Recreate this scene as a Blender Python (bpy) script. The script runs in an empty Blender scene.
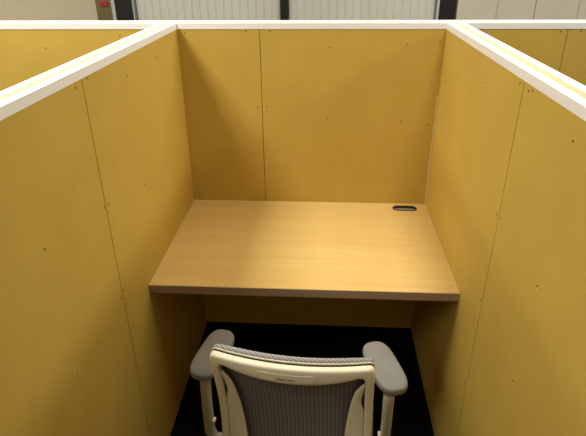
import bpy, bmesh, math, random
from mathutils import Vector, Matrix
random.seed(4)
PI = math.pi
scene = bpy.context.scene
C = scene.collection

# ------------------------------------------------------------------ dimensions (metres)
W = 1.0751          # clear width of the booth
D = 0.7064          # depth of the desk
DZ = 0.72           # desk height
H = 1.4795          # lower edge of the white top rails
HT = 1.5035         # top of the rails
T = 0.067           # thickness of the side partitions
TB = 0.090          # thickness of the back partition
YF = -1.83          # front end of the side partitions
YC = 1.50           # front of the cabinets behind

# ------------------------------------------------------------------ materials
def new_mat(name, col, rough=0.6, spec=0.3, metal=0.0):
    m = bpy.data.materials.new(name); m.use_nodes = True
    n = m.node_tree.nodes; p = n['Principled BSDF']
    p.inputs['Base Color'].default_value = (*col, 1)
    p.inputs['Roughness'].default_value = rough
    p.inputs['Specular IOR Level'].default_value = spec
    p.inputs['Metallic'].default_value = metal
    return m

def noisy(name, c1, c2, scale=(6, 6, 6), detail=5, rough=0.6, spec=0.3, bump=0.0, lo=0.35, hi=0.65, bscale=None):
    m = new_mat(name, c1, rough, spec)
    nt = m.node_tree; n = nt.nodes; L = nt.links; p = n['Principled BSDF']
    tc = n.new('ShaderNodeTexCoord'); mp = n.new('ShaderNodeMapping')
    mp.inputs['Scale'].default_value = scale
    L.new(tc.outputs['Object'], mp.inputs['Vector'])
    nz = n.new('ShaderNodeTexNoise'); nz.inputs['Scale'].default_value = 1.0
    nz.inputs['Detail'].default_value = detail; nz.inputs['Roughness'].default_value = 0.6
    L.new(mp.outputs['Vector'], nz.inputs['Vector'])
    r = n.new('ShaderNodeValToRGB')
    r.color_ramp.elements[0].position = lo; r.color_ramp.elements[0].color = (*c1, 1)
    r.color_ramp.elements[1].position = hi; r.color_ramp.elements[1].color = (*c2, 1)
    L.new(nz.outputs['Fac'], r.inputs['Fac']); L.new(r.outputs['Color'], p.inputs['Base Color'])
    if bump:
        b = n.new('ShaderNodeBump'); b.inputs['Strength'].default_value = bump; b.inputs['Distance'].default_value = 0.002
        nb = n.new('ShaderNodeTexNoise'); nb.inputs['Scale'].default_value = bscale or 300; nb.inputs['Detail'].default_value = 3
        L.new(tc.outputs['Object'], nb.inputs['Vector'])
        L.new(nb.outputs['Fac'], b.inputs['Height']); L.new(b.outputs['Normal'], p.inputs['Normal'])
    return m

def stripes(name, c1, c2, axis, pitch, rough=0.7, spec=0.2, lo=0.3, hi=0.7, bump=0.0):
    m = new_mat(name, c1, rough, spec)
    nt = m.node_tree; n = nt.nodes; L = nt.links; p = n['Principled BSDF']
    tc = n.new('ShaderNodeTexCoord')
    w = n.new('ShaderNodeTexWave'); w.bands_direction = axis; w.wave_profile = 'SIN'
    w.inputs['Scale'].default_value = 2 * PI / (20 * pitch)
    w.inputs['Distortion'].default_value = 0.0
    L.new(tc.outputs['Object'], w.inputs['Vector'])
    r = n.new('ShaderNodeValToRGB')
    r.color_ramp.elements[0].position = lo; r.color_ramp.elements[0].color = (*c1, 1)
    r.color_ramp.elements[1].position = hi; r.color_ramp.elements[1].color = (*c2, 1)
    L.new(w.outputs['Fac'], r.inputs['Fac']); L.new(r.outputs['Color'], p.inputs['Base Color'])
    if bump:
        b = n.new('ShaderNodeBump'); b.inputs['Strength'].default_value = bump; b.inputs['Distance'].default_value = 0.002
        L.new(w.outputs['Fac'], b.inputs['Height']); L.new(b.outputs['Normal'], p.inputs['Normal'])
    return m

M = {}
M['board'] = noisy('mustard_board', (0.520, 0.350, 0.062), (0.560, 0.378, 0.073), (5, 5, 5), 6, 0.62, 0.25, 0.05)
M['core'] = new_mat('raw_core', (0.10, 0.06, 0.02), 0.9, 0.1)
M['rail'] = new_mat('white_rail', (0.86, 0.85, 0.82), 0.38, 0.4)
M['strip'] = new_mat('cream_strip', (0.60, 0.53, 0.29), 0.6, 0.2)
M['bead'] = new_mat('cream_edge', (0.78, 0.66, 0.40), 0.7, 0.2)
M['screw'] = new_mat('screw_head', (0.10, 0.065, 0.02), 0.5, 0.4)
M['chip'] = new_mat('chipped_board', (0.68, 0.54, 0.26), 0.9, 0.1)
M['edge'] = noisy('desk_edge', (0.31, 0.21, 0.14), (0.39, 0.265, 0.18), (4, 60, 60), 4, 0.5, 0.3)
M['grommet'] = new_mat('grommet_black', (0.030, 0.024, 0.018), 0.45, 0.4)
M['brush'] = new_mat('grommet_brush', (0.30, 0.25, 0.16), 0.8, 0.2)
M['carpet'] = noisy('black_carpet', (0.004, 0.004, 0.004), (0.012, 0.0115, 0.011), (120, 120, 120), 3, 0.95, 0.05, 0.3)
M['ceiling'] = noisy('ceiling_white', (0.72, 0.71, 0.68), (0.76, 0.75, 0.72), (3, 3, 3), 3, 0.9, 0.1)
M['wallp'] = noisy('beige_wall', (0.56, 0.50, 0.36), (0.59, 0.52, 0.38), (2, 2, 2), 3, 0.85, 0.15)
M['black'] = new_mat('black_frame', (0.010, 0.010, 0.009), 0.5, 0.3)
M['greytrim'] = new_mat('grey_trim', (0.42, 0.42, 0.40), 0.45, 0.4)
M['bluetrim'] = new_mat('dark_trim', (0.13, 0.13, 0.16), 0.5, 0.4)
M['brown'] = noisy('olive_brown', (0.125, 0.090, 0.035), (0.15, 0.105, 0.045), (4, 4, 2), 3, 0.6, 0.25)
M['red'] = new_mat('red_sign', (0.33, 0.018, 0.020), 0.4, 0.4)
M['darkred'] = new_mat('dark_red_mark', (0.24, 0.016, 0.018), 0.5, 0.3)
M['ribbed'] = noisy('ribbed_grey', (0.47, 0.46, 0.41), (0.50, 0.49, 0.44), (3, 3, 3), 3, 0.6, 0.25)
M['locker'] = noisy('locker_grey', (0.45, 0.425, 0.345), (0.475, 0.45, 0.365), (2, 2, 2), 3, 0.55, 0.3)
M['plastic'] = noisy('cream_plastic', (0.83, 0.755, 0.57), (0.86, 0.785, 0.60), (8, 8, 8), 3, 0.40, 0.35)
M['arm'] = noisy('grey_arm_pad', (0.205, 0.20, 0.175), (0.23, 0.225, 0.20), (20, 20, 20), 3, 0.62, 0.25, 0.1, bscale=500)
M['post'] = new_mat('grey_arm_post', (0.42, 0.385, 0.30), 0.45, 0.35)
M['mesh'] = stripes('ribbed_mesh_fabric', (0.14, 0.12, 0.118), (0.205, 0.18, 0.175), 'X', 0.0105, 0.85, 0.15, bump=0.3)
M['braid'] = stripes('grey_braid', (0.27, 0.265, 0.25), (0.42, 0.41, 0.39), 'DIAGONAL', 0.006, 0.8, 0.2, bump=0.5)
M['gap'] = new_mat('dark_gasket', (0.06, 0.055, 0.045), 0.7, 0.2)  # plain dark tone for the joint strip and the casters
M['seat'] = noisy('grey_seat_fabric', (0.16, 0.165, 0.18), (0.21, 0.215, 0.23), (150, 150, 150), 2, 0.9, 0.1)
M['metal'] = new_mat('steel', (0.55, 0.55, 0.54), 0.3, 0.5, 0.9)
M['logo'] = new_mat('logo_grey', (0.36, 0.35, 0.22), 0.5, 0.3)

def wood_mat():
    m = new_mat('light_beech', (0.7, 0.5, 0.25), 0.38, 0.5)
    nt = m.node_tree; n = nt.nodes; L = nt.links; p = n['Principled BSDF']
    tc = n.new('ShaderNodeTexCoord'); mp = n.new('ShaderNodeMapping')
    mp.inputs['Scale'].default_value = (2.2, 55, 55)
    L.new(tc.outputs['Object'], mp.inputs['Vector'])
    nz = n.new('ShaderNodeTexNoise'); nz.inputs['Scale'].default_value = 1.0; nz.inputs['Detail'].default_value = 7
    nz.inputs['Roughness'].default_value = 0.65; nz.inputs['Distortion'].default_value = 0.4
    L.new(mp.outputs['Vector'], nz.inputs['Vector'])
    mp2 = n.new('ShaderNodeMapping'); mp2.inputs['Scale'].default_value = (0.9, 9, 9)
    L.new(tc.outputs['Object'], mp2.inputs['Vector'])
    nz2 = n.new('ShaderNodeTexNoise'); nz2.inputs['Scale'].default_value = 1.0; nz2.inputs['Detail'].default_value = 3
    L.new(mp2.outputs['Vector'], nz2.inputs['Vector'])
    mx = n.new('ShaderNodeMath'); mx.operation = 'MULTIPLY_ADD'; mx.inputs[1].default_value = 0.55
    L.new(nz.outputs['Fac'], mx.inputs[0])
    m2 = n.new('ShaderNodeMath'); m2.operation = 'MULTIPLY'; m2.inputs[1].default_value = 0.45
    L.new(nz2.outputs['Fac'], m2.inputs[0]); L.new(m2.outputs[0], mx.inputs[2])
    r = n.new('ShaderNodeValToRGB')
    r.color_ramp.elements[0].position = 0.34; r.color_ramp.elements[0].color = (0.68, 0.435, 0.135, 1)
    r.color_ramp.elements[1].position = 0.64; r.color_ramp.elements[1].color = (0.745, 0.54, 0.19, 1)
    L.new(mx.outputs[0], r.inputs['Fac']); L.new(r.outputs['Color'], p.inputs['Base Color'])
    return m
M['wood'] = wood_mat()

# ------------------------------------------------------------------ helpers
def empty(name, loc=(0, 0, 0), rz=0.0):
    o = bpy.data.objects.new(name, None); C.objects.link(o)
    o.location = loc; o.rotation_euler = (0, 0, rz); o.empty_display_size = 0.1
    return o

def tag(o, label=None, cat=None, group=None, kind=None):
    if label: o['label'] = label
    if cat: o['category'] = cat
    if group: o['group'] = group
    if kind: o['kind'] = kind
    return o

def add_box(bm, x0, x1, y0, y1, z0, z1):
    vs = [bm.verts.new((x, y, z)) for x in (x0, x1) for y in (y0, y1) for z in (z0, z1)]
    for f in ((0, 1, 3, 2), (4, 6, 7, 5), (0, 4, 5, 1), (2, 3, 7, 6), (0, 2, 6, 4), (1, 5, 7, 3)):
        bm.faces.new([vs[i] for i in f])

def add_tube(bm, pts, radii, seg=12, cap=True, up=Vector((0, 0, 1)), flat=1.0):
    """swept tube; radii one per point; flat scales the section across the second axis"""
    pts = [Vector(p) for p in pts]; rings = []
    for i, p in enumerate(pts):
        t = (pts[min(i + 1, len(pts) - 1)] - pts[max(i - 1, 0)]).normalized()
        u = up if abs(t.dot(up)) < 0.95 else Vector((0, 1, 0))
        a = t.cross(u).normalized(); b = a.cross(t).normalized()
        r = radii[i] if isinstance(radii, (list, tuple)) else radii
        rings.append([bm.verts.new(p + a * math.cos(2 * PI * k / seg) * r + b * math.sin(2 * PI * k / seg) * r * flat) for k in range(seg)])
    for i in range(len(rings) - 1):
        for k in range(seg):
            bm.faces.new((rings[i][k], rings[i][(k + 1) % seg], rings[i + 1][(k + 1) % seg], rings[i + 1][k]))
    if cap:
        bm.faces.new(rings[0][::-1]); bm.faces.new(rings[-1])

def add_lathe(bm, prof, c=(0, 0, 0), seg=20, axis='Z'):
    rings = []
    for r, h in prof:
        ring = []
        for k in range(seg):
            a = 2 * PI * k / seg; u, v = r * math.cos(a), r * math.sin(a)
            p = (u, v, h) if axis == 'Z' else ((h, u, v) if axis == 'X' else (u, h, v))
            ring.append(bm.verts.new((p[0] + c[0], p[1] + c[1], p[2] + c[2])))
        rings.append(ring)
    for i in range(len(rings) - 1):
        for k in range(seg):
            bm.faces.new((rings[i][k], rings[i][(k + 1) % seg], rings[i + 1][(k + 1) % seg], rings[i + 1][k]))
    bm.faces.new(rings[0][::-1]); bm.faces.new(rings[-1])

def obj(name, bm, mat, parent=None, bevel=0.0, seg=2, sub=0, smooth=False):
    bmesh.ops.remove_doubles(bm, verts=bm.verts, dist=1e-6)
    bmesh.ops.recalc_face_normals(bm, faces=bm.faces)
    me = bpy.data.meshes.new(name); bm.to_mesh(me); bm.free()
    o = bpy.data.objects.new(name, me); C.objects.link(o)
    me.materials.append(mat)
    if parent: o.parent = parent
    if bevel:
        b = o.modifiers.new('bevel', 'BEVEL'); b.width = bevel; b.segments = seg; b.limit_method = 'ANGLE'; b.angle_limit = math.radians(40)
    if sub:
        s = o.modifiers.new('sub', 'SUBSURF'); s.levels = sub; s.render_levels = sub
    if smooth or sub:
        for p in me.polygons: p.use_smooth = True
    return o

def box(name, dims, mat, parent=None, bevel=0.0, **k):
    bm = bmesh.new(); add_box(bm, *dims)
    return obj(name, bm, mat, parent, bevel, **k)

# ------------------------------------------------------------------ the room
RX0, RX1, RY0, RY1, RZ = -3.4, 4.5, -4.6, 1.93, 2.70
tag(box('floor', (RX0, RX1, RY0, RY1, -0.05, 0.0), M['carpet']), kind='structure')
tag(box('ceiling', (RX0, RX1, RY0, RY1, RZ, RZ + 0.05), M['ceiling']), kind='structure')
tag(box('wall_back', (RX0, RX1, RY1, RY1 + 0.1, 0, RZ), M['wallp']), kind='structure')
tag(box('wall_front', (RX0, RX1, RY0 - 0.1, RY0, 0, RZ), M['wallp']), kind='structure')
tag(box('wall_left', (RX0 - 0.1, RX0, RY0, RY1, 0, RZ), M['wallp']), kind='structure')
tag(box('wall_right', (RX1, RX1 + 0.1, RY0, RY1, 0, RZ), M['wallp']), kind='structure')

# ------------------------------------------------------------------ partitions
def screw(parent, x, y, z, axis, sgn):
    bm = bmesh.new(); r = 0.0031
    add_lathe(bm, [(r, 0), (r, 0.0005), (r * 0.6, 0.0009)] if sgn > 0 else [(r * 0.6, -0.0009), (r, -0.0005), (r, 0)], (x, y, z), 10, axis)
    return obj('screw', bm, M['screw'], parent)

def chip(parent, x, y, z, pts):
    """a shallow torn patch on a side board (thin solid, in the board's plane)"""
    bm = bmesh.new(); s = 0.0006 if x < 0.5 else -0.0006
    a = [bm.verts.new((x, y + p, z + q)) for p, q in pts]; b = [bm.verts.new((x + s, y + p, z + q)) for p, q in pts]
    bm.faces.new(a); bm.faces.new(b[::-1])
    for i in range(len(pts)):
        j = (i + 1) % len(pts); bm.faces.new((a[i], a[j], b[j], b[i]))
    o = obj('chip', bm, M['chip'], parent); o['label'] = 'pale chipped patch'
    return o

def rail(parent, along, a0, a1, c0, c1):
    """white U-shaped capping along x or y, with a shallow channel that holds a cream strip"""
    t = c1 - c0; lip = t * 0.335; g = 0.004
    sec = [(c0 - 0.002, H), (c0 - 0.002, HT), (c0 + lip, HT), (c0 + lip, HT - g), (c1 - lip, HT - g), (c1 - lip, HT), (c1 + 0.002, HT), (c1 + 0.002, H)]
    bm = bmesh.new(); A = []; B = []
    for u, z in sec:
        A.append(bm.verts.new((a0, u, z) if along == 'x' else (u, a0, z)))
        B.append(bm.verts.new((a1, u, z) if along == 'x' else (u, a1, z)))
    bm.faces.new(A); bm.faces.new(B[::-1])
    for i in range(8):
        j = (i + 1) % 8; bm.faces.new((A[i], A[j], B[j], B[i]))
    o = obj('top_rail', bm, M['rail'], parent, 0.0012, 2)
    o['label'] = 'white capping rail'
    d = (a0 + 0.001, a1 - 0.001, c0 + lip + 0.0003, c1 - lip - 0.0003) if along == 'x' else (c0 + lip + 0.0003, c1 - lip - 0.0003, a0 + 0.001, a1 - 0.001)
    s = box('infill_strip', (*d, HT - g, HT - 0.0012), M['strip'], o)
    s['label'] = 'cream infill strip'
    return o

def side_partition(x0, x1, label):
    r = empty('side_partition', ((x0 + x1) / 2, YF, 0)); tag(r, label, 'partition', 'side partitions of the booth', 'thing')
    inv = Vector((-(x0 + x1) / 2, -YF, 0))
    ps = []
    tb = 0.0125; yb = -0.0006
    ps.append(box('core', (x0 + tb, x1 - tb, YF, yb, 0.0, H - 0.0008), M['core'], r))
    for xa, xb in ((x0, x0 + tb), (x1 - tb, x1)):
        for ya, y2 in ((YF, -0.9163), (-0.9131, yb)):
            ps.append(box('board', (xa, xb, ya, y2, 0.0, H - 0.0006), M['board'], r, 0.0004, seg=1))
    ps.append(rail(r, 'y', YF - 0.002, -0.0035, x0, x1))
    ps.append(box('end_cap', (x0 - 0.002, x1 + 0.002, YF - 0.002, YF - 0.0002, 0.0, H), M['rail'], r))
    return r, ps, inv

def settle(ps, inv):
    for p in ps: p.location = inv      # meshes are modelled in room coordinates; the root sits at the base

left, lp, li = side_partition(-T, 0.0, 'mustard board partition with white capping on the left of the desk')
right, rp, ri = side_partition(W, W + T, 'mustard board partition with white capping on the right of the desk')
for y, z in [(-0.954, 1.467), (-0.883, 1.474), (-0.61, 1.423), (-0.307, 1.426), (-0.926, 1.128), (-0.897, 1.125), (-0.601, 1.056),
             (-1.242, 1.183), (-0.902, 0.833), (-0.929, 0.824), (-0.904, 0.507)]:
    lp.append(screw(left, 0.0, y, z, 'X', 1))
lp.append(chip(left, 0.0, -1.249, 0.842, [(-0.001, 0.010), (0.002, 0.011), (0.003, 0.005), (0.001, -0.002), (-0.004, -0.009), (-0.007, -0.008), (-0.002, 0.001)]))
lp.append(chip(left, 0.0, -0.904, 0.504, [(-0.003, 0.003), (0.002, 0.004), (0.004, -0.001), (0.0, -0.005), (-0.004, -0.002)]))
for y, z in [(-0.31, 1.433), (-0.62, 1.409), (-0.887, 1.468), (-0.95, 1.464), (-0.973, 1.471), (-0.617, 1.086), (-1.214, 1.432),
             (-0.901, 1.119), (-0.93, 1.123), (-0.901, 0.834), (-1.214, 1.101), (-1.212, 0.823), (-0.896, 0.507), (-0.621, 0.76)]:
    rp.append(screw(right, W, y, z, 'X', -1))
rp.append(chip(right, W, -1.216, 1.094, [(-0.002, 0.003), (0.003, 0.004), (0.003, -0.001), (0.0, -0.004), (-0.003, -0.002)]))
rp.append(chip(right, W, -0.903, 0.829, [(-0.003, 0.002), (0.003, 0.003), (0.003, -0.002), (-0.002, -0.004)]))
settle(lp, li); settle(rp, ri)

BX0, BX1 = -1.24, 2.33
back = empty('back_partition', (W / 2, TB / 2, 0))
tag(back, 'long mustard board partition with white capping behind the desk and across the neighbouring booths', 'partition', kind='thing')
bp = []
tb = 0.0125
bp.append(box('core', (BX0, BX1, tb, TB - tb, 0, H), M['core'], back))
seams = [BX0, -0.575 - 0.40, -0.033, 0.3370, 1.108, 1.541, BX1]
for a, b in zip(seams[:-1], seams[1:]):
    bp.append(box('board', (a + 0.0011, b - 0.0011, 0, tb, 0, H), M['board'], back, 0.0004, seg=1))
for a, b in ((BX0, 0.0), (0.0, 1.2), (1.2, BX1)):
    bp.append(box('board', (a + 0.0016, b - 0.0016, TB - tb, TB, 0, H), M['board'], back, 0.0004, seg=1))
bp.append(rail(back, 'x', BX0, BX1, 0.0, TB))
bb = box('corner_bead', (W - 0.0052, W - 0.0012, -0.0035, -0.0002, DZ + 0.001, 1.216), M['bead'], back)
bb['label'] = 'thin pale edge in the right corner'
bp.append(bb)
for x, z in [(0.033, 1.466), (0.020, 1.131), (0.024, 0.78), (0.282, 1.473), (0.379, 1.473), (0.318, 1.163), (0.358, 1.165), (0.619, 1.41),
             (0.926, 1.422), (1.056, 1.432), (0.617, 1.116), (0.93, 1.106), (1.046, 1.092), (-0.563, 1.406), (-0.238, 1.454), (1.515, 1.47), (1.59, 1.471)]:
    bp.append(screw(back, x, 0.0, z, 'Y', -1))
settle(bp, Vector((-W / 2, -TB / 2, 0)))

# ------------------------------------------------------------------ desk
desk = empty('desk', (W / 2, -D / 2, 0))
tag(desk, 'light beech desk with black cable grommet fitted between the mustard partitions', 'desk')
def stadium(cx, cy, hx, hy, n=10):
    pts = []
    for s, a0 in ((1, -PI / 2), (-1, PI / 2)):
        for k in range(n + 1):
            a = a0 + PI * k / n
            pts.append((cx + s * (hx - hy) + hy * math.cos(a), cy + hy * math.sin(a)))
    return pts
gx, gy = 0.973 - W / 2, -0.053 + D / 2
x0, x1, y0, y1 = -W / 2 + 0.0006, W / 2 - 0.0006, -D / 2 + 0.002, D / 2 - 0.0008
bm = bmesh.new()
zt, zb = DZ, DZ - 0.032
for z in (zt, zb):
    e = []
    o_ = [bm.verts.new((x, y, z)) for x, y in ((x0, y0), (x1, y0), (x1, y1), (x0, y1))]
    e += [bm.edges.new((o_[i], o_[(i + 1) % 4])) for i in range(4)]
    h_ = [bm.verts.new((x, y, z)) for x, y in stadium(gx, gy, 0.053, 0.0235)]
    e += [bm.edges.new((h_[i], h_[(i + 1) % len(h_)])) for i in range(len(h_))]
    bmesh.ops.triangle_fill(bm, edges=e, use_beauty=True)
    if z == zt: ot, ht = o_, h_
for i in range(4):
    bm.faces.new((ot[i], ot[(i + 1) % 4], o_[(i + 1) % 4], o_[i]))
for i in range(len(h_)):
    j = (i + 1) % len(h_); bm.faces.new((ht[i], ht[j], h_[j], h_[i]))
obj('desk_top', bm, M['wood'], desk)
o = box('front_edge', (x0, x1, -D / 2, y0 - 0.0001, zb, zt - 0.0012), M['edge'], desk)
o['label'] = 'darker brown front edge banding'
def ring_prism(pts_o, pts_i, z0, z1):
    bm = bmesh.new(); n = len(pts_o)
    v = [[bm.verts.new((p[0], p[1], z)) for p in q] for z in (z0, z1) for q in (pts_o, pts_i)]
    for i in range(n):
        j = (i + 1) % n
        bm.faces.new((v[0][i], v[0][j], v[2][j], v[2][i])); bm.faces.new((v[1][i], v[1][j], v[3][j], v[3][i]))
        bm.faces.new((v[0][i], v[0][j], v[1][j], v[1][i])); bm.faces.new((v[2][i], v[2][j], v[3][j], v[3][i]))
    return bm
g = obj('cable_grommet', ring_prism(stadium(gx, gy, 0.0550, 0.0255), stadium(gx, gy, 0.0495, 0.020), zb - 0.004, zt + 0.0015), M['grommet'], desk, smooth=False)
g['label'] = 'black oval cable grommet'
bm = bmesh.new(); pts = stadium(gx, gy, 0.0494, 0.0199)
a = [bm.verts.new((p[0], p[1], zt - 0.013)) for p in pts]; b = [bm.verts.new((p[0], p[1], zt - 0.009)) for p in pts]
bm.faces.new(a[::-1]); bm.faces.new(b)
for i in range(len(pts)):
    j = (i + 1) % len(pts); bm.faces.new((a[i], a[j], b[j], b[i]))
add_box(bm, gx - 0.034, gx + 0.030, gy - 0.004, gy + 0.001, zt - 0.009, zt - 0.004)
obj('grommet_insert', bm, M['brush'], g)

# ------------------------------------------------------------------ office chair (local: faces +y, origin on the floor under the column)
chair = empty('office_chair', (0.565, -0.956, 0), math.radians(-4.9))
tag(chair, 'cream framed mesh office chair with grey arm pads facing the desk', 'chair')
BH = 0.1925                                         # half width of the back
def S(a, b, d=0.0):
    """back surface: a across, b height 0..0.50 above the seat, d forward"""
    t = b / 0.5
    y = -0.240 + 0.022 * math.sin(PI * min(t * 1.1, 1)) - 0.050 * t ** 1.6
    y -= 0.027 * (1 - (a / BH) ** 2) * (0.6 + 0.4 * t) + 0.024
    return Vector((a, y - 0.005 + d, 0.435 + 0.98 * b))
def ribbon(bm, A, B, d0, d1, rnd=0.004, closed=False, caps=True):
    """solid between two curves on the back surface, rounded section, from depth d0 to d1"""
    rings = []
    for (a0, b0), (a1, b1) in zip(A, B):
        L = max(math.hypot(a1 - a0, b1 - b0), 1e-5); f = min(rnd / L, 0.3)
        sec = [(0, d0 + rnd * 0.8), (f, d0), (0.5, d0 - rnd * 0.25), (1 - f, d0), (1, d0 + rnd * 0.8), (1, d1 - rnd * 0.8), (1 - f, d1), (f, d1), (0, d1 - rnd * 0.8)]
        rings.append([bm.verts.new(S(a0 + (a1 - a0) * s, b0 + (b1 - b0) * s, d)) for s, d in sec])
    n = len(rings[0]); m = len(rings)
    for i in range(m if closed else m - 1):
        for k in range(n):
            bm.faces.new((rings[i][k], rings[i][(k + 1) % n], rings[(i + 1) % m][(k + 1) % n], rings[(i + 1) % m][k]))
    if not closed and caps:
        bm.faces.new(rings[0][::-1]); bm.faces.new(rings[-1])
BT = 0.500                                          # top of the back frame
def outline(hw, bt, bb, r, crown=0.0, taper=0.0, n=9, side=14):
    """closed loop from bottom centre, counter-clockwise; same point count for every outline"""
    P = []
    def w(b): return hw - taper * (1 - (b - bb) / (bt - bb))
    for k in range(10): P.append((w(bb) * k / 10 * 0.86, bb))
    for k in range(n): an = -PI / 2 + PI / 2 * k / (n - 1); P.append((w(bb) - r + r * math.cos(an), bb + r + r * math.sin(an)))
    for k in range(1, side): b = bb + r + (bt - bb - 2 * r) * k / side; P.append((w(b), b))
    for k in range(n): an = PI / 2 * k / (n - 1); P.append((w(bt) - r + r * math.cos(an), bt - r + r * math.sin(an) + 0.0))
    for k in range(1, 24):
        a = (w(bt) - r) * (1 - k / 12.0); P.append((a, bt + crown * (1 - (a / (w(bt) - r)) ** 2)))
    for k in range(n): an = PI / 2 + PI / 2 * k / (n - 1); P.append((-w(bt) + r + r * math.cos(an), bt - r + r * math.sin(an)))
    for k in range(1, side): b = bt - r - (bt - bb - 2 * r) * k / side; P.append((-w(b), b))
    for k in range(n): an = PI + PI / 2 * k / (n - 1); P.append((-w(bb) + r + r * math.cos(an), bb + r + r * math.sin(an)))
    for k in range(10): P.append((-w(bb) * (1 - k / 10) * 0.86, bb))
    return P
OUT = outline(BH, BT, 0.03, 0.014, 0.0, -0.012)
INN = outline(BH - 0.021, BT - 0.031, 0.075, 0.016, -0.029, -0.012)
bm = bmesh.new(); ribbon(bm, OUT, INN, -0.012, 0.010, 0.0045, closed=True)
frame = obj('back_frame', bm, M['plastic'], chair, sub=1)
frame['label'] = 'cream plastic back frame'
# side braces inside the frame, each with a slot along the post
for s in (-1, 1):
    A = []; B = []
    for k in range(15):
        t = k / 14; b = (BT - 0.062) * (1 - t) + 0.085 * t
        gap = 0.010 * max(0, math.sin(PI * min(max((t - 0.10) / 0.26, 0), 1)))
        wp = BH - 0.0195 - -0.012 * (BT - 0.05 - b) / 0.40
        A.append((s * (wp - gap), b))
        B.append((s * (wp - 0.003 - 0.056 * t ** 0.42), b - 0.004))
    bm = bmesh.new(); ribbon(bm, A, B, -0.004, 0.006, 0.004)
    obj('side_brace', bm, M['plastic'], frame, sub=1)
# thin dark joint and the mesh in front of the frame
bm = bmesh.new()
IN2 = [(p[0] * 0.9, 0.03 + (p[1] - 0.03) * 0.92) for p in OUT]
ribbon(bm, outline(BH - 0.002, BT - 0.001, 0.032, 0.013, 0.0, -0.012), IN2, 0.0102, 0.0120, 0.0006, closed=True)
obj('joint_strip', bm, M['gap'], chair)['label'] = 'dark joint behind the mesh rim'
bm = bmesh.new()
ribbon(bm, outline(BH, BT + 0.002, 0.03, 0.014, 0.0, -0.012), IN2, 0.0121, 0.0165, 0.0018, closed=True)
rim = obj('mesh_rim', bm, M['plastic'], chair, sub=1); rim['label'] = 'cream rim holding the mesh'
bm = bmesh.new()
N1, N2 = 26, 26
def meshgrid(bm, d):
    G = []
    for j in range(N2 + 1):
        b = 0.045 + (BT - 0.01 - 0.045) * j / N2
        G.append([bm.verts.new(S((BH - 0.008 - -0.010 * (BT - b) / 0.47) * (2 * i / N1 - 1), b, d)) for i in range(N1 + 1)])
    return G
G0, G1 = meshgrid(bm, 0.0167), meshgrid(bm, 0.0205)
for G in (G0, G1):
    for j in range(N2):
        for i in range(N1): bm.faces.new((G[j][i], G[j][i + 1], G[j + 1][i + 1], G[j + 1][i]))
for i in range(N1):
    for j in (0, N2): bm.faces.new((G0[j][i], G0[j][i + 1], G1[j][i + 1], G1[j][i]))
for j in range(N2):
    for i in (0, N1): bm.faces.new((G0[j][i], G0[j + 1][i], G1[j + 1][i], G1[j][i]))
obj('back_mesh', bm, M['mesh'], chair, smooth=True)['label'] = 'dark grey vertically ribbed mesh'
bm = bmesh.new()
pts = []
for k in range(41):
    a = (BH - 0.003) * (2 * k / 40 - 1)
    pts.append(S(a, BT + 0.001 - 0.008 * abs(a / BH) ** 8, 0.0235))
add_tube(bm, pts, [0.003] + [0.0068] * 39 + [0.003], 12, flat=0.9)
obj('braided_edge', bm, M['braid'], chair, smooth=True)['label'] = 'light grey braided top edge'
# maker's plate and lettering on the back of the top band
def on_band(a, b, d): return S(a, b, d)
bm = bmesh.new(); P = []
pl = []
for cx_, cy_, a0 in ((0.060, 0.007, 0), (-0.060, 0.007, PI / 2), (-0.060, -0.007, PI), (0.060, -0.007, 1.5 * PI)):
    for k in range(5):
        an = a0 + PI / 2 * k / 4; pl.append((cx_ + 0.006 * math.cos(an), cy_ + 0.006 * math.sin(an)))
def band_b(a): return BT - 0.0225 - 0.008 * (1 - (a / 0.13) ** 2)
cols = 24
top = []; bot = []
for k in range(cols + 1):
    u_ = -0.066 + 0.132 * k / cols; a = u_ - 0.008
    h = 0.013 if abs(u_) <= 0.060 else 0.007 + math.sqrt(max(0, 0.006 ** 2 - (abs(u_) - 0.060) ** 2))
    top.append((a, band_b(a) + h)); bot.append((a, band_b(a) - h))
ribbon(bm, bot, top, -0.0142, -0.0100, 0.0006)
plate = obj('name_plate', bm, M['plastic'], frame, smooth=False)
cu = bpy.data.curves.new('lettering', 'FONT'); cu.body = 'okamura'; cu.size = 0.0150; cu.align_x = 'CENTER'; cu.align_y = 'CENTER'; cu.extrude = 0.0; cu.resolution_u = 3
to = bpy.data.objects.new('lettering', cu); C.objects.link(to)
dg = bpy.context.evaluated_depsgraph_get()
me = bpy.data.meshes.new_from_object(to.evaluated_get(dg))
bpy.data.objects.remove(to)
bm = bmesh.new(); bm.from_mesh(me)
bmesh.ops.triangulate(bm, faces=bm.faces)
r = bmesh.ops.extrude_face_region(bm, geom=bm.faces[:])
ext = set(v for v in r['geom'] if isinstance(v, bmesh.types.BMVert))
for v in bm.verts:
    dep = -0.0154 if v in ext else -0.0140
    a = v.co.x * 0.85 - 0.009                              # seen from behind the chair, +x still runs to the viewer's right
    v.co = S(a, band_b(a) - 0.002 + v.co.y, dep)
lo = obj('lettering', bm, M['logo'], plate); lo['label'] = 'small grey maker lettering'

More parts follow.
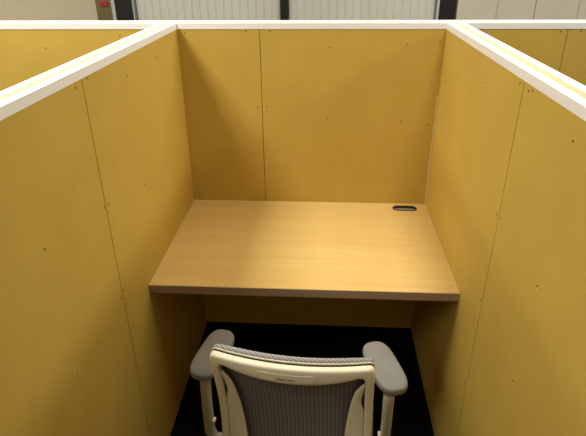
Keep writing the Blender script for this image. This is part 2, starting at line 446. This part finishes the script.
# seat and mechanism
def rounded_slab(bm, hx, hy, r, cx, cy, z0, z1, n=6, edge=0.012, dome=0.0):
    prof = [(-edge, z0), (0, z0 + edge), (0, z1 - edge), (-edge, z1)]
    rings = []
    for off, z in prof:
        ring = []
        for sx, sy, a0 in ((1, 1, 0), (-1, 1, PI / 2), (-1, -1, PI), (1, -1, 1.5 * PI)):
            for k in range(n + 1):
                an = a0 + PI / 2 * k / n; rr = r + off
                ring.append(bm.verts.new((cx + sx * (hx - r) + rr * math.cos(an), cy + sy * (hy - r) + rr * math.sin(an), z)))
        rings.append(ring)
    m = len(rings[0])
    for i in range(3):
        for k in range(m): bm.faces.new((rings[i][k], rings[i][(k + 1) % m], rings[i + 1][(k + 1) % m], rings[i + 1][k]))
    bm.faces.new(rings[0][::-1]); bm.faces.new(rings[-1])
bm = bmesh.new(); rounded_slab(bm, 0.215, 0.175, 0.09, 0, -0.045, 0.405, 0.455, edge=0.02)
obj('seat', bm, M['seat'], chair, 0.008, 3, smooth=True)['label'] = 'grey fabric seat cushion'
bm = bmesh.new(); rounded_slab(bm, 0.18, 0.15, 0.06, 0, -0.04, 0.385, 0.4049, edge=0.006)
obj('seat_pan', bm, M['plastic'], chair)
bm = bmesh.new(); rounded_slab(bm, 0.075, 0.13, 0.03, 0, -0.02, 0.315, 0.3849, edge=0.01)
obj('tilt_mechanism', bm, M['post'], chair)
bm = bmesh.new()
add_tube(bm, [(0, -0.10, 0.35), (0, -0.18, 0.36), (0, -0.222, 0.40), (0, -0.226, 0.47), (0, -0.212, 0.53)], [0.03, 0.03, 0.028, 0.026, 0.02], 14, flat=0.7)
obj('back_stem', bm, M['plastic'], chair, smooth=True)
bm = bmesh.new()
add_lathe(bm, [(0.028, 0.075), (0.028, 0.22), (0.016, 0.2201), (0.016, 0.315)], seg=20)
obj('gas_column', bm, M['metal'], chair)
bm = bmesh.new(); add_lathe(bm, [(0.042, 0.065), (0.046, 0.08), (0.044, 0.105), (0.034, 0.118)], seg=24)
base = obj('base_hub', bm, M['plastic'], chair, smooth=False)
for k in range(5):
    an = PI / 2 + 2 * PI * k / 5; c, s = math.cos(an), math.sin(an)
    bm = bmesh.new()
    add_tube(bm, [(c * 0.035, s * 0.035, 0.088), (c * 0.16, s * 0.16, 0.083), (c * 0.29, s * 0.29, 0.072), (c * 0.305, s * 0.305, 0.07)], [0.026, 0.021, 0.016, 0.010], 12, flat=0.7)
    lg = obj('base_leg', bm, M['plastic'], chair, smooth=True)
    bm = bmesh.new()
    for sd in (-1, 1):
        cx_, cy_ = c * 0.285 - s * 0.016 * sd, s * 0.285 + c * 0.016 * sd
        rings = []
        for w_, rr in ((-0.008, 0.018), (-0.006, 0.025), (0.006, 0.025), (0.008, 0.018)):
            rings.append([bm.verts.new((cx_ - s * w_ + c * rr * math.cos(q * PI / 9), cy_ + c * w_ + s * rr * math.cos(q * PI / 9), 0.0255 + rr * math.sin(q * PI / 9))) for q in range(18)])
        for i in range(3):
            for q in range(18): bm.faces.new((rings[i][q], rings[i][(q + 1) % 18], rings[i + 1][(q + 1) % 18], rings[i + 1][q]))
        bm.faces.new(rings[0][::-1]); bm.faces.new(rings[-1])
    add_tube(bm, [(c * 0.285, s * 0.285, 0.02), (c * 0.285, s * 0.285, 0.066)], 0.0075, 10)
    obj('caster', bm, M['gap'], lg, smooth=False)

# arms
def arm(s, fx, fy, rx, ry, post):
    """pad runs from front tip (fx, fy) to rear tip (rx, ry); post is where the column meets it"""
    F, R_ = Vector((fx, fy)), Vector((rx, ry)); L = (F - R_).length; t = (F - R_) / L; nrm = Vector((-t.y, t.x))
    prof = []
    K = 40
    for k in range(K):
        an = 2 * PI * k / K
        cu_, su_ = math.cos(an), math.sin(an)
        u = math.copysign(abs(cu_) ** 0.55, cu_) * L / 2                  # along the pad, + = front
        half = 0.047                             # a little wider to the rear
        v = math.copysign(abs(su_) ** 0.72, su_) * half
        prof.append((u, v))
    cen = (F + R_) / 2
    bm = bmesh.new(); rings = []
    for sc, z in ((0.80, 0.632), (0.95, 0.634), (1.0, 0.641), (1.0, 0.650), (0.965, 0.657), (0.86, 0.6605)):
        ring = []
        for u, v in prof:
            p = cen + t * (u * (1 - (1 - sc) * 0.5)) + nrm * v * sc
            ring.append(bm.verts.new((p.x, p.y, z + 0.004 * (u / L * 2) ** 2 * (1 if u > 0 else -0.5))))
        rings.append(ring)
    for i in range(5):
        for k in range(K): bm.faces.new((rings[i][k], rings[i][(k + 1) % K], rings[i + 1][(k + 1) % K], rings[i + 1][k]))
    bm.faces.new(rings[0][::-1]); bm.faces.new(rings[-1])
    pad = obj('arm_pad', bm, M['arm'], chair, sub=1); pad['label'] = 'grey padded armrest'
    px, py = post
    bm = bmesh.new()
    pts = [(px, py + 0.01, 0.631), (px, py + 0.006, 0.60), (px, py, 0.52), (px, py, 0.41), (px - s * 0.012, py + 0.008, 0.362), (px - s * 0.05, py + 0.03, 0.343), (px - s * 0.13, py + 0.05, 0.345), (px - s * 0.20, py + 0.05, 0.350)]
    add_tube(bm, pts, [0.0165, 0.016, 0.0155, 0.016, 0.017, 0.017, 0.017, 0.017], 14, up=Vector((0, 1, 0)), flat=1.25)
    po = obj('arm_post', bm, M['post'], chair, smooth=True)
    bm = bmesh.new(); add_box(bm, px - s * 0.0185 - 0.004, px - s * 0.0185 + 0.004, py - 0.012, py + 0.006, 0.455, 0.464)
    obj('height_button', bm, M['plastic'], po, 0.002)

def to_local(x, y):
    v = Matrix.Rotation(math.radians(4.9), 2) @ Vector((x - 0.565, y + 0.956)); return v.x, v.y
arm(-1, *to_local(0.296, -0.858), *to_local(0.250, -1.064), to_local(0.262, -1.045))
arm(1, *to_local(0.767, -0.893), *to_local(0.828, -1.092), to_local(0.806, -1.075))

# ------------------------------------------------------------------ behind the booths
# cabinet with two ribbed doors in a black frame
cab = empty('storage_cabinet', (0.315, (YC + 1.92) / 2, 0))
tag(cab, 'wide cabinet with two pale grey vertically ribbed doors in a black frame behind the partition', 'cabinet')
inv = Vector((-0.315, -(YC + 1.92) / 2, 0)); cs = []
CH = 1.95
cs.append(box('carcass', (-0.815, 1.440, YC + 0.045, 1.915, 0.06, CH), M['black'], cab))
cs.append(box('plinth', (-0.80, 1.425, YC + 0.02, 1.90, 0.0, 0.0599), M['black'], cab))
for a, b in ((-0.815, -0.700), (0.2975, 0.3505), (1.336, 1.440)):
    p = box('frame_post', (a, b, YC, YC + 0.0449, 0.06, CH), M['black'], cab, 0.002); p['label'] = 'black frame post'; cs.append(p)
for a, b, m in ((-0.6995, -0.692, 'greytrim'), (-0.6918, -0.679, 'bluetrim'), (1.3120, 1.3205, 'bluetrim'), (1.3207, 1.3357, 'greytrim')):
    cs.append(box('edge_trim', (a, b, YC + 0.002, YC + 0.0448, 0.06, CH), M[m], cab, 0.001))
def ribbed(a, b, n):
    bm = bmesh.new(); w = (b - a) / n; pr = []
    for k in range(n):
        x = a + k * w
        pr += [(x, YC + 0.0252), (x + 0.0025, YC + 0.0252), (x + 0.0045, YC + 0.022), (x + w * 0.5, YC + 0.0205), (x + w - 0.0045, YC + 0.022), (x + w - 0.0025, YC + 0.0252)]
    pr += [(b, YC + 0.0252), (b, YC + 0.0445), (a, YC + 0.0445)]
    A = [bm.verts.new((x, y, 0.09)) for x, y in pr]; B = [bm.verts.new((x, y, CH - 0.03)) for x, y in pr]
    bm.faces.new(A); bm.faces.new(B[::-1])
    for i in range(len(pr)):
        j = (i + 1) % len(pr); bm.faces.new((A[i], A[j], B[j], B[i]))
    o = obj('ribbed_door', bm, M['ribbed'], cab); o['label'] = 'pale grey ribbed door'
    cs.append(o)
ribbed(-0.678, 0.2965, 18); ribbed(0.3515, 1.311, 18)
for p in cs: p.location = inv

# row of narrow flat-fronted lockers to the right
lk = [1.452, 1.706, 1.948, 2.218, 2.488, 2.758]
lr = empty('locker_row', ((lk[0] + lk[-1]) / 2, (YC + 1.92) / 2, 0))
tag(lr, 'row of pale flat fronted lockers right of the black framed cabinet', 'locker')
inv = Vector((-(lk[0] + lk[-1]) / 2, -(YC + 1.92) / 2, 0)); cs = []
cs.append(box('carcass', (lk[0], lk[-1], YC + 0.022, 1.915, 0.05, 1.90), M['locker'], lr))
cs.append(box('plinth', (lk[0] + 0.01, lk[-1] - 0.01, YC + 0.04, 1.90, 0.0, 0.0499), M['black'], lr))
for i in range(len(lk) - 1):
    d = box('door', (lk[i] + 0.0012, lk[i + 1] - 0.0012, YC + (0.006 if i % 2 else 0.0), YC + 0.0219, 0.06, 1.89), M['locker'], lr, 0.0015)
    bm = bmesh.new(); xh = lk[i + 1] - 0.03
    add_box(bm, xh - 0.006, xh + 0.006, YC - 0.018, YC + (0.006 if i % 2 else 0.0), 0.98, 1.08)
    h = obj('handle', bm, M['greytrim'], d, 0.003)
    cs.append(d)
for p in cs: p.location = inv

# brown column with a small red sign, left of the cabinet
col = empty('column', (-0.895, 1.72, 0))
tag(col, 'olive brown square column left of the black framed cabinet', 'column', kind='thing')
b1 = box('shaft', (-0.064, 0.040, -0.20, 0.2, 0, RZ - 0.001), M['brown'], col, 0.002)
b2 = box('edge_trim', (0.0402, 0.0660, -0.195, 0.2, 0, RZ - 0.001), M['greytrim'], col, 0.001); b2['label'] = 'light grey edge trim'
sg = empty('sign', (-0.897, 1.5198, 1.4505)); tag(sg, 'small red sign on the olive brown column', 'sign')
box('plate', (-0.026, 0.026, -0.006, 0.0, -0.015, 0.0165), M['red'], sg, 0.0015)
bm = bmesh.new()
for a, b, c, d in ((-0.025, -0.012, -0.011, 0.010),):
    add_box(bm, a, b, -0.0066, -0.0059, c, d)
obj('dark_patch', bm, M['darkred'], sg)['label'] = 'darker red patch'

# ------------------------------------------------------------------ light: rows of ceiling tubes
def tube(x, y, e, lx=1.2, ly=0.14):
    l = bpy.data.lights.new('ceiling_tube', 'AREA'); l.shape = 'RECTANGLE'; l.size = lx; l.size_y = ly; l.energy = e
    l.color = (1.0, 0.965, 0.88)
    o = bpy.data.objects.new('ceiling_tube', l); C.objects.link(o); o.location = (x, y, RZ - 0.02)
for x, wd, es in ((-0.68, 0.45, (28, 12, 11)), (1.22, 0.25, (10, 5, 18)), (-2.60, 0.45, (30, 18, 8)), (3.10, 0.45, (30, 20, 8))):
    for y, ly, e in zip((-0.80, -0.19, 0.72), (0.60, 0.58, 1.16), es):
        tube(x, y, e, wd, ly)
for x, e in ((-0.68, 22), (1.22, 5)):
    tube(x, -2.55, e, 0.4, 0.9)
w = bpy.data.worlds.new('World'); scene.world = w; w.use_nodes = True
w.node_tree.nodes['Background'].inputs['Color'].default_value = (0.9, 0.87, 0.8, 1)
w.node_tree.nodes['Background'].inputs['Strength'].default_value = 0.1

# ------------------------------------------------------------------ camera
cd = bpy.data.cameras.new('camera'); co = bpy.data.objects.new('camera', cd); C.objects.link(co)
cd.sensor_width = 36.0; cd.sensor_fit = 'HORIZONTAL'; cd.lens = 520.312 * 36.0 / 586.0; cd.clip_start = 0.02
pitch, yaw, roll = 0.473906, -0.0637267, -0.0092329
f = Vector((math.sin(yaw) * math.cos(pitch), math.cos(yaw) * math.cos(pitch), -math.sin(pitch)))
rt = Vector((math.cos(yaw), -math.sin(yaw), 0)); up = rt.cross(f)
c, s = math.cos(roll), math.sin(roll)
r2, u2 = c * rt + s * up, -s * rt + c * up
m = Matrix(((r2.x, u2.x, -f.x), (r2.y, u2.y, -f.y), (r2.z, u2.z, -f.z))).to_4x4()
m.translation = (0.60419, -2.18757, 1.75707)
co.matrix_world = m
scene.camera = co

vs = scene.view_settings
scene.display_settings.display_device = 'sRGB'
vs.view_transform = 'Standard'; vs.look = 'None'; vs.gamma = 1.0; vs.exposure = 0.0; vs.use_curve_mapping = False
